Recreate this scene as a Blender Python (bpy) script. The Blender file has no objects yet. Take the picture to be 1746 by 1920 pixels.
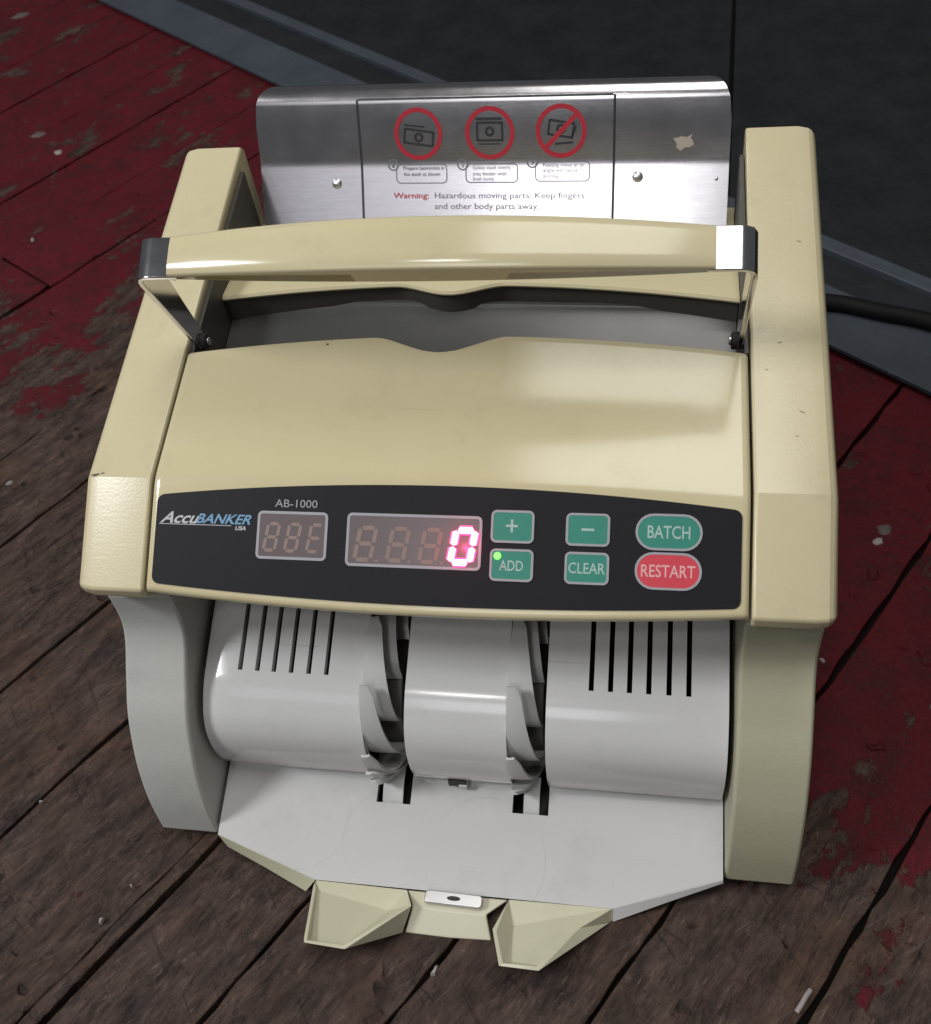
import bpy, bmesh, math, random
from mathutils import Vector, Matrix
random.seed(7)
S = 0.1                                   # geometry below is written in decimetres
sc = bpy.context.scene
C = sc.collection

# ---------------------------------------------------------------- camera
cam_d = bpy.data.cameras.new('camera'); cam = bpy.data.objects.new('camera', cam_d); C.objects.link(cam)
right = Vector((0.9840, 0.1350, -0.1170)).normalized()
fwd = Vector((-0.1770, 0.6280, -0.7580)).normalized()
right = (right - fwd * right.dot(fwd)).normalized(); up = right.cross(fwd)
m = Matrix((right, up, -fwd)).transposed().to_4x4(); m.translation = Vector((0.775, -1.625, 4.400)) * S
cam.matrix_world = m
cam_d.sensor_fit = 'HORIZONTAL'; cam_d.sensor_width = 36; cam_d.lens = 1872.33 / 1746 * 36
cam_d.clip_start = 0.01; cam_d.clip_end = 50
cam_d.dof.use_dof = True; cam_d.dof.focus_distance = 0.40; cam_d.dof.aperture_fstop = 24
sc.camera = cam

# ---------------------------------------------------------------- world, lamps, exposure
w = bpy.data.worlds.new('World'); sc.world = w; w.use_nodes = True
bg = w.node_tree.nodes['Background']; bg.inputs[0].default_value = (0.93, 0.97, 1.0, 1); bg.inputs[1].default_value = 0.085

def area(name, loc, target, sx, sy, energy, col):
    d = bpy.data.lights.new(name, 'AREA'); d.shape = 'RECTANGLE'; d.size = sx * S; d.size_y = sy * S
    d.energy = energy; d.color = col
    o = bpy.data.objects.new(name, d); C.objects.link(o); o.location = Vector(loc) * S
    o.rotation_euler = (Vector(target) - Vector(loc)).to_track_quat('-Z', 'Y').to_euler()
    return o
area('ceiling_lamp', (2.2, 2.8, 22), (2.2, 2.8, 0), 8.4, 14, 20, (1.0, 0.975, 0.93))            # long main fitting overhead
area('ceiling_lamp', (-3.4, -21.0, 22), (-3.0, -16, 0), 7, 8, 8, (0.97, 0.97, 1.0))            # fitting in front
area('ceiling_lamp', (-11.2, -21.0, 22), (-10, -16, 0), 7, 9, 2.2, (0.93, 0.93, 1.0))          # dimmer one beside it
area('ceiling_lamp', (-4.2, -11.6, 22), (-4.0, -10, 0), 2.4, 1.3, 4.0, (1.0, 0.99, 0.97))      # small bright fitting
area('ceiling_lamp', (-19.5, -6.0, 23), (-16, -5, 0), 6.5, 6.0, 60, (0.97, 0.98, 0.99))                 # row of fittings to the left

sc.view_settings.view_transform = 'Standard'; sc.view_settings.look = 'None'
sc.view_settings.exposure = 0; sc.view_settings.gamma = 1; sc.view_settings.use_curve_mapping = False

# ---------------------------------------------------------------- materials
def nodes(name):
    mt = bpy.data.materials.new(name); mt.use_nodes = True
    nt = mt.node_tree; b = nt.nodes['Principled BSDF']
    return mt, nt, b
def N(nt, t, **kw):
    n = nt.nodes.new(t)
    for k, v in kw.items(): setattr(n, k, v)
    return n
def ramp(nt, src, p0, p1, c0=(0, 0, 0, 1), c1=(1, 1, 1, 1)):
    r = N(nt, 'ShaderNodeValToRGB'); r.color_ramp.elements[0].position = p0; r.color_ramp.elements[1].position = p1
    r.color_ramp.elements[0].color = c0; r.color_ramp.elements[1].color = c1
    nt.links.new(src, r.inputs[0]); return r.outputs[0]
def noise(nt, vec, scale, detail=4, rough=0.55):
    n = N(nt, 'ShaderNodeTexNoise'); n.inputs['Scale'].default_value = scale; n.inputs['Detail'].default_value = detail
    n.inputs['Roughness'].default_value = rough
    if vec is not None: nt.links.new(vec, n.inputs['Vector'])
    return n.outputs[0]
def mix(nt, fac, a, b, mode='MIX'):
    mx = N(nt, 'ShaderNodeMix', data_type='RGBA', blend_type=mode)
    for s, v in ((mx.inputs[0], fac), (mx.inputs[6], a), (mx.inputs[7], b)):
        if isinstance(v, (int, float)): s.default_value = v
        elif isinstance(v, tuple): s.default_value = v if len(v) == 4 else (*v, 1)
        else: nt.links.new(v, s)
    return mx.outputs[2]
def math_n(nt, op, a, b=None, c=None, clamp=False):
    n = N(nt, 'ShaderNodeMath', operation=op, use_clamp=clamp)
    for i, v in enumerate((a, b, c)):
        if v is None: continue
        if isinstance(v, (int, float)): n.inputs[i].default_value = v
        else: nt.links.new(v, n.inputs[i])
    return n.outputs[0]
def bump(nt, b, h, strength, dist):
    n = N(nt, 'ShaderNodeBump'); n.inputs['Strength'].default_value = strength; n.inputs['Distance'].default_value = dist
    nt.links.new(h, n.inputs['Height']); nt.links.new(n.outputs[0], b.inputs['Normal']); return n
def obco(nt, scale=(1, 1, 1), rotz=0):
    t = N(nt, 'ShaderNodeTexCoord'); mp = N(nt, 'ShaderNodeMapping')
    mp.inputs['Scale'].default_value = scale; mp.inputs['Rotation'].default_value = (0, 0, rotz)
    nt.links.new(t.outputs['Object'], mp.inputs[0]); return mp.outputs[0]

def plastic(name, col, col2, rough=0.3, spec=0.5, grain=0.0, smudge=0.5, yellow=None, rings=None):
    """aged moulded plastic: mottled tone, uneven gloss, few dirt specks"""
    mt, nt, b = nodes(name); v = obco(nt)
    base = mix(nt, ramp(nt, noise(nt, v, 9, 5), 0.35, 0.68), col, col2)
    if yellow:                                   # plastic that has yellowed unevenly: (axis 0 x, from, to, colour)
        sp = N(nt, 'ShaderNodeSeparateXYZ'); nt.links.new(v, sp.inputs[0])
        f = N(nt, 'ShaderNodeMapRange'); f.inputs[1].default_value = yellow[0]; f.inputs[2].default_value = yellow[1]
        nt.links.new(math_n(nt, 'ADD', sp.outputs[0], math_n(nt, 'MULTIPLY', noise(nt, v, 22, 3), 0.02)), f.inputs[0])
        base = mix(nt, f.outputs[0], base, yellow[2])
    dirt = ramp(nt, noise(nt, v, 260, 3, 0.7), 0.74, 0.82)
    base = mix(nt, math_n(nt, 'MULTIPLY', dirt, 0.35), base, (0.10, 0.08, 0.05))
    grime = ramp(nt, noise(nt, v, 30, 6, 0.7), 0.55, 0.85)
    base = mix(nt, math_n(nt, 'MULTIPLY', grime, 0.30), base, tuple(c * 0.55 for c in col))
    for ang, sd in ((0.35, 0.62), (-1.0, 0.64)):                  # hairline scuffs
        sc1 = math_n(nt, 'MULTIPLY', ramp(nt, noise(nt, obco(nt, (9, 420, 60), ang), 1.0, 2, 0.5), sd + 0.10, sd + 0.13), ramp(nt, noise(nt, v, 17, 2), 0.52, 0.60))
        base = mix(nt, math_n(nt, 'MULTIPLY', sc1, 0.35), base, tuple(c * 0.5 for c in col))
    if rings:                                                     # faint rubbed circles left by things set down
        for (rx, ry, rr) in rings:
            dn = N(nt, 'ShaderNodeVectorMath', operation='DISTANCE'); nt.links.new(v, dn.inputs[0]); dn.inputs[1].default_value = (rx * S, ry * S, (0.055 + 0.33 * ry) * S)
            band = math_n(nt, 'LESS_THAN', math_n(nt, 'ABSOLUTE', math_n(nt, 'SUBTRACT', dn.outputs['Value'], rr * S)), 0.00035)
            band = math_n(nt, 'MULTIPLY', band, ramp(nt, noise(nt, v, 40, 2), 0.40, 0.62))
            base = mix(nt, math_n(nt, 'MULTIPLY', band, 0.16), base, tuple(c * 0.55 for c in col))
    nt.links.new(base, b.inputs['Base Color'])
    r = N(nt, 'ShaderNodeMapRange'); r.inputs[3].default_value = rough * (1 - 0.35 * smudge); r.inputs[4].default_value = rough * (1 + 0.5 * smudge)
    nt.links.new(noise(nt, v, 45, 6, 0.65), r.inputs[0]); nt.links.new(r.outputs[0], b.inputs['Roughness'])
    b.inputs['Specular IOR Level'].default_value = spec
    if grain:
        sc_ = noise(nt, obco(nt, (40, 260, 260), 0.5), 3, 3, 0.6)
        bump(nt, b, math_n(nt, 'ADD', noise(nt, v, 900, 2), math_n(nt, 'MULTIPLY', sc_, 0.6)), grain, 0.0002)
    return mt
def simple(name, col, rough=0.5, metal=0.0, emit=None, es=0.0, spec=0.5):
    mt, nt, b = nodes(name); v = obco(nt)
    dk = tuple(c * 0.82 for c in col)
    nt.links.new(mix(nt, noise(nt, v, 120, 4), (*dk, 1), (*col, 1)), b.inputs['Base Color'])
    b.inputs['Roughness'].default_value = rough; b.inputs['Metallic'].default_value = metal
    b.inputs['Specular IOR Level'].default_value = spec
    if emit: b.inputs['Emission Color'].default_value = (*emit, 1); b.inputs['Emission Strength'].default_value = es
    return mt

M = {}
M['cream'] = plastic('cream_plastic', (0.56, 0.492, 0.312), (0.60, 0.536, 0.355), 0.26, 0.5, 0.16)
M['cream_gloss'] = plastic('cream_gloss_plastic', (0.55, 0.482, 0.298), (0.59, 0.526, 0.34), 0.13, 0.5, 0.05)
M['side'] = plastic('aged_side_plastic', (0.47, 0.475, 0.44), (0.50, 0.50, 0.47), 0.42, 0.4, 0.35, 0.5,
                    (-0.125, 0.06, (0.42, 0.40, 0.285, 1)))
M['grey'] = plastic('light_grey_plastic', (0.585, 0.58, 0.578), (0.63, 0.625, 0.62), 0.13, 0.5, 0.04)
M['tray'] = plastic('glossy_tray_plastic', (0.515, 0.51, 0.505), (0.55, 0.545, 0.54), 0.13, 0.5, 0.03, rings=[(-0.33, 0.03, 0.21), (-0.76, 0.10, 0.24), (0.12, -0.02, 0.27)])
M['stop'] = plastic('yellowed_clear_cream_plastic', (0.50, 0.48, 0.34), (0.56, 0.54, 0.41), 0.2, 0.5, 0.05)
M['feed'] = plastic('dark_grey_feed_plastic', (0.050, 0.050, 0.046), (0.062, 0.062, 0.058), 0.24, 0.5, 0.05)
M['dark'] = simple('black_interior_plastic', (0.02, 0.019, 0.018), 0.6)
M['throat'] = simple('dark_throat_plastic_and_shade', (0.07, 0.064, 0.055), 0.5)
M['rubber'] = simple('black_rubber', (0.006, 0.006, 0.006), 0.65, spec=0.15)
M['hub'] = simple('grey_hub_plastic', (0.16, 0.155, 0.145), 0.5)
M['vane'] = plastic('white_rubber_vane', (0.52, 0.52, 0.51), (0.58, 0.58, 0.575), 0.38, 0.4, 0.05)
M['label'] = simple('dark_panel_film', (0.014, 0.014, 0.017), 0.45, spec=0.12)
M['line'] = simple('pale_print', (0.33, 0.33, 0.36), 0.5)
M['white'] = simple('white_print', (0.47, 0.46, 0.50), 0.5)
M['blue'] = simple('blue_print', (0.13, 0.30, 0.47), 0.5)
M['dim'] = simple('dim_white_print', (0.30, 0.30, 0.32), 0.5)
M['window'] = simple('smoked_red_window', (0.105, 0.075, 0.08), 0.3)
M['seg_off'] = simple('unlit_segment', (0.235, 0.16, 0.14), 0.5)
M['seg_on'] = simple('lit_segment', (0.8, 0.1, 0.2), 0.5, emit=(1.0, 0.02, 0.14), es=3.2)
M['seg_core'] = simple('lit_segment_core', (0.9, 0.5, 0.6), 0.5, emit=(1.0, 0.34, 0.54), es=2.6)
M['led'] = simple('lit_green_led', (0.2, 0.9, 0.2), 0.5, emit=(0.12, 1.0, 0.05), es=2.2)
M['green'] = simple('green_button', (0.012, 0.215, 0.155), 0.45)
M['redb'] = simple('red_button', (0.60, 0.035, 0.06), 0.45)
M['btext'] = simple('button_print', (0.36, 0.50, 0.47), 0.5)
M['rtext'] = simple('red_button_print', (0.75, 0.38, 0.38), 0.5)
M['ink'] = simple('black_ink', (0.018, 0.018, 0.022), 0.5)
M['greyink'] = simple('grey_ink', (0.16, 0.16, 0.18), 0.5)
M['redink'] = simple('red_ink', (0.42, 0.012, 0.03), 0.45)

def steel(name, col, rough, brushed=True):
    mt, nt, b = nodes(name)
    v = obco(nt, (6, 500, 500)); v2 = obco(nt)
    n = noise(nt, v, 2.0, 4, 0.7); n2 = noise(nt, v2, 40, 5, 0.7)
    nt.links.new(mix(nt, n, tuple(c * 0.8 for c in col), col), b.inputs['Base Color'])
    b.inputs['Metallic'].default_value = 1
    r = N(nt, 'ShaderNodeMapRange'); r.inputs[3].default_value = rough * 0.7; r.inputs[4].default_value = rough * 1.5
    nt.links.new(n2, r.inputs[0]); nt.links.new(r.outputs[0], b.inputs['Roughness'])
    if brushed: bump(nt, b, n, 0.16, 0.0001)
    return mt
M['steel'] = steel('brushed_steel', (0.60, 0.58, 0.60), 0.19)
M['catch'] = steel('dull_bright_metal', (0.70, 0.69, 0.70), 0.34, False)
M['chrome'] = steel('chrome', (0.72, 0.71, 0.74), 0.10, False)

def wood_material():
    mt, nt, b = nodes('worn_floor_wood')
    TH = math.radians(57)
    t = N(nt, 'ShaderNodeTexCoord'); P = t.outputs['Object']
    info = N(nt, 'ShaderNodeObjectInfo')
    off = N(nt, 'ShaderNodeVectorMath', operation='SCALE'); off.inputs[0].default_value = (3.1, 5.7, 2.3); nt.links.new(info.outputs['Random'], off.inputs['Scale'])
    add = N(nt, 'ShaderNodeVectorMath', operation='ADD'); nt.links.new(P, add.inputs[0]); nt.links.new(off.outputs[0], add.inputs[1])
    def rot(src, scale):
        r = N(nt, 'ShaderNodeMapping', vector_type='POINT'); r.inputs['Rotation'].default_value = (0, 0, -TH); nt.links.new(src, r.inputs[0])
        s = N(nt, 'ShaderNodeMapping'); s.inputs['Scale'].default_value = scale; nt.links.new(r.outputs[0], s.inputs[0]); return s.outputs[0]
    grain = noise(nt, rot(add.outputs[0], (26, 190, 60)), 1.0, 6, 0.65)
    fine = noise(nt, rot(add.outputs[0], (120, 560, 200)), 1.0, 4, 0.7)
    blot = noise(nt, add.outputs[0], 26, 6, 0.7)
    big = noise(nt, P, 7, 4, 0.6)
    c = mix(nt, ramp(nt, grain, 0.36, 0.66), (0.011, 0.0073, 0.0062), (0.052, 0.033, 0.0275))
    c = mix(nt, ramp(nt, big, 0.35, 0.7), c, mix(nt, 0.5, c, (0.066, 0.046, 0.040)))
    c = mix(nt, math_n(nt, 'MULTIPLY', ramp(nt, blot, 0.52, 0.70), 0.75), c, (0.012, 0.0085, 0.008))
    c = mix(nt, math_n(nt, 'MULTIPLY', ramp(nt, fine, 0.54, 0.68), 0.65), c, (0.135, 0.098, 0.084))
    mot = noise(nt, rot(P, (90, 170, 120)), 1.0, 5, 0.75)
    c = mix(nt, math_n(nt, 'MULTIPLY', ramp(nt, mot, 0.50, 0.64), 0.8), c, (0.0095, 0.007, 0.0065))
    c = mix(nt, math_n(nt, 'MULTIPLY', ramp(nt, mot, 0.46, 0.34), 0.42), c, (0.080, 0.055, 0.046))
    tone = noise(nt, P, 19, 3, 0.6)
    c = mix(nt, math_n(nt, 'MULTIPLY', ramp(nt, tone, 0.48, 0.66), 0.6), c, (0.060, 0.034, 0.023))
    for ang, th in ((0.95, 0.675), (-0.6, 0.69), (2.1, 0.68)):
        s_ = N(nt, 'ShaderNodeMapping'); s_.inputs['Rotation'].default_value = (0, 0, ang); nt.links.new(P, s_.inputs[0])
        s__ = N(nt, 'ShaderNodeMapping'); s__.inputs['Scale'].default_value = (22, 480, 60); nt.links.new(s_.outputs[0], s__.inputs[0])
        ln = math_n(nt, 'MULTIPLY', ramp(nt, noise(nt, s__.outputs[0], 1.0, 2, 0.5), th, th + 0.04), 0.45)
        c = mix(nt, ln, c, (0.010, 0.007, 0.0065) if ang > 0 else (0.10, 0.08, 0.075))
    wear = ramp(nt, noise(nt, rot(add.outputs[0], (38, 120, 60)), 1.0, 6, 0.72), 0.36, 0.64, (0.50, 0.50, 0.51, 1), (1.42, 1.36, 1.32, 1))
    c = mix(nt, 1.0, c, wear, 'MULTIPLY')
    # random cross scratches and knocks
    scr = noise(nt, rot(P, (340, 26, 60)), 1.0, 3, 0.6)
    c = mix(nt, math_n(nt, 'MULTIPLY', ramp(nt, scr, 0.66, 0.72), 0.6), c, (0.017, 0.011, 0.010))
    vor = N(nt, 'ShaderNodeTexVoronoi'); vor.inputs['Scale'].default_value = 62
    wv = N(nt, 'ShaderNodeVectorMath', operation='ADD'); nt.links.new(P, wv.inputs[0])
    nv = N(nt, 'ShaderNodeTexNoise'); nv.inputs['Scale'].default_value = 55; nt.links.new(P, nv.inputs['Vector'])
    sv = N(nt, 'ShaderNodeVectorMath', operation='SCALE'); sv.inputs['Scale'].default_value = 0.02; nt.links.new(nv.outputs[1], sv.inputs[0]); nt.links.new(sv.outputs[0], wv.inputs[1])
    nt.links.new(wv.outputs[0], vor.inputs['Vector'])
    dents = ramp(nt, vor.outputs['Distance'], 0.13, 0.22, (1, 1, 1, 1), (0, 0, 0, 1))
    dents = math_n(nt, 'MULTIPLY', dents, ramp(nt, noise(nt, P, 38, 2), 0.50, 0.60))
    c = mix(nt, math_n(nt, 'MULTIPLY', dents, 0.8), c, (0.014, 0.010, 0.010))
    # worn red paint: left on the far left and to the right of the machine
    sp = N(nt, 'ShaderNodeSeparateXYZ'); nt.links.new(P, sp.inputs[0])
    nn = math_n(nt, 'SUBTRACT', math_n(nt, 'MULTIPLY', sp.outputs[0], math.sin(TH) * 10), math_n(nt, 'MULTIPLY', sp.outputs[1], math.cos(TH) * 10))
    s1 = N(nt, 'ShaderNodeMapRange'); s1.inputs[1].default_value = -3.8; s1.inputs[2].default_value = -5.3; nt.links.new(nn, s1.inputs[0])
    dist = N(nt, 'ShaderNodeVectorMath', operation='DISTANCE'); nt.links.new(P, dist.inputs[0]); dist.inputs[1].default_value = (0.27, 0.235, -0.0066)
    s2 = N(nt, 'ShaderNodeMapRange'); s2.inputs[1].default_value = 0.325; s2.inputs[2].default_value = 0.185; nt.links.new(dist.outputs['Value'], s2.inputs[0])
    s = math_n(nt, 'MAXIMUM', s1.outputs[0], s2.outputs[0])
    pn = math_n(nt, 'ADD', math_n(nt, 'MULTIPLY', noise(nt, rot(P, (15, 26, 24)), 1.0, 6, 0.68), 1.0), math_n(nt, 'MULTIPLY', noise(nt, P, 120, 5, 0.7), 0.32))
    lvl = math_n(nt, 'ADD', pn, math_n(nt, 'MULTIPLY', math_n(nt, 'SUBTRACT', s, 0.5), 0.33))
    paint = ramp(nt, lvl, 0.69, 0.74)
    rc = mix(nt, noise(nt, P, 16, 5, 0.7), (0.050, 0.0040, 0.0070), (0.110, 0.0085, 0.015))
    rc = mix(nt, math_n(nt, 'MULTIPLY', ramp(nt, noise(nt, P, 60, 6, 0.78), 0.46, 0.68), 0.8), rc, (0.030, 0.010, 0.010))
    c = mix(nt, paint, c, rc)
    # pale filler and specks stuck to the boards
    pale = ramp(nt, noise(nt, rot(P, (30, 90, 60)), 1.0, 6, 0.7), 0.735, 0.775)
    c = mix(nt, math_n(nt, 'MULTIPLY', pale, 0.7), c, (0.11, 0.072, 0.052))
    speck = ramp(nt, noise(nt, P, 420, 2, 0.5), 0.82, 0.85)
    c = mix(nt, speck, c, (0.28, 0.25, 0.24))
    nt.links.new(c, b.inputs['Base Color'])
    rr = N(nt, 'ShaderNodeMapRange'); rr.inputs[3].default_value = 0.38; rr.inputs[4].default_value = 0.75
    nt.links.new(blot, rr.inputs[0]); nt.links.new(rr.outputs[0], b.inputs['Roughness'])
    h = math_n(nt, 'ADD', math_n(nt, 'MULTIPLY', grain, 0.5), math_n(nt, 'MULTIPLY', fine, 0.45))
    h = math_n(nt, 'ADD', h, math_n(nt, 'MULTIPLY', paint, 0.35))
    h = math_n(nt, 'SUBTRACT', h, math_n(nt, 'MULTIPLY', dents, 0.7))
    h = math_n(nt, 'ADD', h, math_n(nt, 'MULTIPLY', blot, 0.6))
    bump(nt, b, h, 1.0, 0.0018)
    b.inputs['Specular IOR Level'].default_value = 0.16
    return mt
M['wood'] = wood_material()
M['gap'] = simple('black_gap_dirt', (0.009, 0.007, 0.0065), 0.9, spec=0.1)

def platform_mat(name, c0, c1, tex, rough):
    mt, nt, b = nodes(name); v = obco(nt)
    c = mix(nt, ramp(nt, noise(nt, v, 22, 6, 0.7), 0.35, 0.7), c0, c1)
    c = mix(nt, math_n(nt, 'MULTIPLY', ramp(nt, noise(nt, obco(nt, (40, 400, 100), 0.7), 1.0, 4, 0.6), 0.66, 0.74), 0.5), c, tuple(min(1, k * 2.4) for k in c1))
    c = mix(nt, ramp(nt, noise(nt, v, 380, 2), 0.79, 0.84), c, (0.22, 0.21, 0.20))
    nt.links.new(c, b.inputs['Base Color']); b.inputs['Roughness'].default_value = rough
    h = math_n(nt, 'ADD', noise(nt, v, 60, 7, 0.75), math_n(nt, 'MULTIPLY', noise(nt, v, 14, 3), 1.5))
    bump(nt, b, h, tex, 0.002); b.inputs['Specular IOR Level'].default_value = 0.2
    return mt
M['bar'] = platform_mat('blue_grey_paint', (0.042, 0.051, 0.064), (0.056, 0.067, 0.082), 0.12, 0.5)
M['groove'] = platform_mat('dark_groove_paint', (0.011, 0.013, 0.015), (0.018, 0.020, 0.023), 0.2, 0.6)
M['deck'] = platform_mat('black_textured_deck', (0.0085, 0.0095, 0.0105), (0.017, 0.0185, 0.020), 0.75, 0.6)

# ---------------------------------------------------------------- mesh helpers
def obj(name, verts, faces, mat, parent=None, bevel=0, segs=3, solid=0, offset=-1, smooth=True, angle=35, kind=None):
    me = bpy.data.meshes.new(name); me.from_pydata([(x * S, y * S, z * S) for x, y, z in verts], [], faces)
    bm = bmesh.new(); bm.from_mesh(me); bmesh.ops.recalc_face_normals(bm, faces=bm.faces); bm.to_mesh(me); bm.free()
    me.materials.append(M[mat] if isinstance(mat, str) else mat)
    if smooth:
        for p in me.polygons: p.use_smooth = True
        me.set_sharp_from_angle(angle=math.radians(angle))
    o = bpy.data.objects.new(name, me); C.objects.link(o)
    if parent is not None:
        o.parent = parent
        if parent.type == 'EMPTY': o.matrix_parent_inverse = Matrix.Translation(-parent.location)
    if solid:
        md = o.modifiers.new('thickness', 'SOLIDIFY'); md.thickness = solid * S; md.offset = offset
    if solid and not bevel and smooth:
        md = o.modifiers.new('edges', 'EDGE_SPLIT'); md.split_angle = math.radians(max(angle, 30)); md.use_edge_sharp = False
    if bevel:
        md = o.modifiers.new('bevel', 'BEVEL'); md.width = bevel * S; md.segments = segs; md.limit_method = 'ANGLE'
        md.angle_limit = math.radians(28); md.harden_normals = True
    if kind: o['kind'] = kind
    return o
def prism(poly, x0, x1):
    """(y,z) polygon swept along x"""
    n = len(poly); v = [(x0, y, z) for y, z in poly] + [(x1, y, z) for y, z in poly]
    f = [tuple(range(n)), tuple(range(2 * n - 1, n - 1, -1))] + [(i, (i + 1) % n, n + (i + 1) % n, n + i) for i in range(n)]
    return v, f
def grid(rows, skip=None):
    """rows: equal length lists of points"""
    h, wd = len(rows), len(rows[0]); v = [p for r in rows for p in r]
    f = [(i * wd + j, i * wd + j + 1, (i + 1) * wd + j + 1, (i + 1) * wd + j) for i in range(h - 1) for j in range(wd - 1)
         if not (skip and skip(i, j))]
    return v, f
def box(x0, x1, y0, y1, z0, z1): return prism([(y0, z0), (y1, z0), (y1, z1), (y0, z1)], x0, x1)
def join(parts):
    V, F = [], []
    for v, f in parts:
        k = len(V); V += list(v); F += [tuple(i + k for i in q) for q in f]
    return V, F
def tube(pts, r, n=12, caps=True):
    rows = []
    for i, p in enumerate(pts):
        p = Vector(p); a = Vector(pts[max(i - 1, 0)]); b = Vector(pts[min(i + 1, len(pts) - 1)]); t = (b - a).normalized()
        u = t.cross(Vector((0, 0, 1)) if abs(t.z) < 0.9 else Vector((1, 0, 0))).normalized(); vv = t.cross(u)
        rows.append([tuple(p + (u * math.cos(2 * math.pi * k / n) + vv * math.sin(2 * math.pi * k / n)) * r) for k in range(n)])
    v = [q for rr in rows for q in rr]
    f = [(i * n + k, i * n + (k + 1) % n, (i + 1) * n + (k + 1) % n, (i + 1) * n + k) for i in range(len(rows) - 1) for k in range(n)]
    if caps: f += [tuple(range(n)), tuple(range((len(rows) - 1) * n, len(rows) * n))]
    return v, f
def xcyl(x0, x1, y, z, r, n=24): return prism([(y + r * math.cos(2 * math.pi * k / n), z + r * math.sin(2 * math.pi * k / n)) for k in range(n)], x0, x1)
def smoothstep(a, b, x):
    t = max(0.0, min(1.0, (x - a) / (b - a))); return t * t * (3 - 2 * t)
def bez(a, c, b, n):
    return [tuple((1 - t) ** 2 * a[k] + 2 * t * (1 - t) * c[k] + t * t * b[k] for k in range(len(a))) for t in [i / n for i in range(n + 1)]]
def spline(pts, sub=6):
    out = []
    for i in range(len(pts) - 1):
        p0 = pts[max(i - 1, 0)]; p1 = pts[i]; p2 = pts[i + 1]; p3 = pts[min(i + 2, len(pts) - 1)]
        for k in range(sub):
            t = k / sub
            out.append(tuple(0.5 * (2 * p1[j] + (p2[j] - p0[j]) * t + (2 * p0[j] - 5 * p1[j] + 4 * p2[j] - p3[j]) * t * t + (3 * p1[j] - p0[j] - 3 * p2[j] + p3[j]) * t ** 3) for j in range(len(p1))))
    out.append(tuple(pts[-1])); return out

# flat shapes in (u, s), later laid on a surface
def text2d(body, width, height=None, bold=0.0, shear=0.0):
    cu = bpy.data.curves.new('t', 'FONT'); cu.body = body; cu.size = 1; cu.offset = bold; cu.resolution_u = 3
    o = bpy.data.objects.new('t', cu); me = bpy.data.meshes.new_from_object(o)
    v = [(p.co.x, p.co.y) for p in me.vertices]; f = [tuple(p.vertices) for p in me.polygons]
    bpy.data.objects.remove(o); bpy.data.curves.remove(cu); bpy.data.meshes.remove(me)
    x0 = min(p[0] for p in v); x1 = max(p[0] for p in v); y0 = min(p[1] for p in v); y1 = max(p[1] for p in v)
    kx = width / (x1 - x0); ky = kx if height is None else height / (y1 - y0)
    return [((x - x0) * kx + shear * (y - y0) * ky, (y - y0) * ky) for x, y in v], f
def shift(sh, du, ds): return [(u + du, s + ds) for u, s in sh[0]], sh[1]
def rrect(u0, u1, s0, s1, r, n=6):
    pts = []
    for cx, cy, a0 in ((u1 - r, s1 - r, 0), (u0 + r, s1 - r, 90), (u0 + r, s0 + r, 180), (u1 - r, s0 + r, 270)):
        for k in range(n + 1):
            a = math.radians(a0 + 90 * k / n); pts.append((cx + r * math.cos(a), cy + r * math.sin(a)))
    return pts
def filled(pts): return pts, [tuple(range(len(pts)))]
def outline(pts, wd, cx=None, cy=None):
    n = len(pts); cx = sum(p[0] for p in pts) / n if cx is None else cx; cy = sum(p[1] for p in pts) / n if cy is None else cy
    inner = []
    for i in range(n):
        a = Vector(pts[i - 1]); b = Vector(pts[(i + 1) % n]); t = (b - a).normalized(); nr = Vector((-t.y, t.x))
        if nr.dot(Vector((cx, cy)) - Vector(pts[i])) < 0: nr = -nr
        inner.append(tuple(Vector(pts[i]) + nr * wd))
    return pts + inner, [(i, (i + 1) % n, n + (i + 1) % n, n + i) for i in range(n)]
def ring(cu, cs, r0, r1, n=48):
    return ([(cu + r0 * math.cos(2 * math.pi * k / n), cs + r0 * math.sin(2 * math.pi * k / n)) for k in range(n)] +
            [(cu + r1 * math.cos(2 * math.pi * k / n), cs + r1 * math.sin(2 * math.pi * k / n)) for k in range(n)],
            [(k, (k + 1) % n, n + (k + 1) % n, n + k) for k in range(n)])
def stroke(a, b, wd, n=1):
    a = Vector(a); b = Vector(b); t = (b - a).normalized(); nr = Vector((-t.y, t.x)) * wd / 2; v = []; f = []
    for k in range(n + 1):
        p = a + (b - a) * k / n; v += [tuple(p + nr), tuple(p - nr)]
        if k: f.append((2 * k - 2, 2 * k - 1, 2 * k + 1, 2 * k))
    return v, f
def lay(name, shapes, mat, parent, fn, h, thick=0.0):
    V, F = join(shapes if isinstance(shapes, list) else [shapes])
    n = len(V); v3 = [fn(u, s, h) for u, s in V]
    if thick:
        v3 += [fn(u, s, h - thick) for u, s in V]
        cnt = {}
        for q in F:
            for i in range(len(q)):
                e = (q[i], q[(i + 1) % len(q)]); k = tuple(sorted(e)); cnt.setdefault(k, []).append(e)
        F = F + [tuple(i + n for i in reversed(q)) for q in F] + [(e[0][1], e[0][0], e[0][0] + n, e[0][1] + n) for e in cnt.values() if len(e) == 1]
    return obj(name, v3, F, mat, parent, smooth=False)

def thing(name, label, cat, loc, group=None):
    o = bpy.data.objects.new(name, None); C.objects.link(o); o.location = Vector(loc) * S; o.empty_display_size = 0.02
    o['label'] = label; o['category'] = cat
    if group: o['group'] = group
    return o

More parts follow.
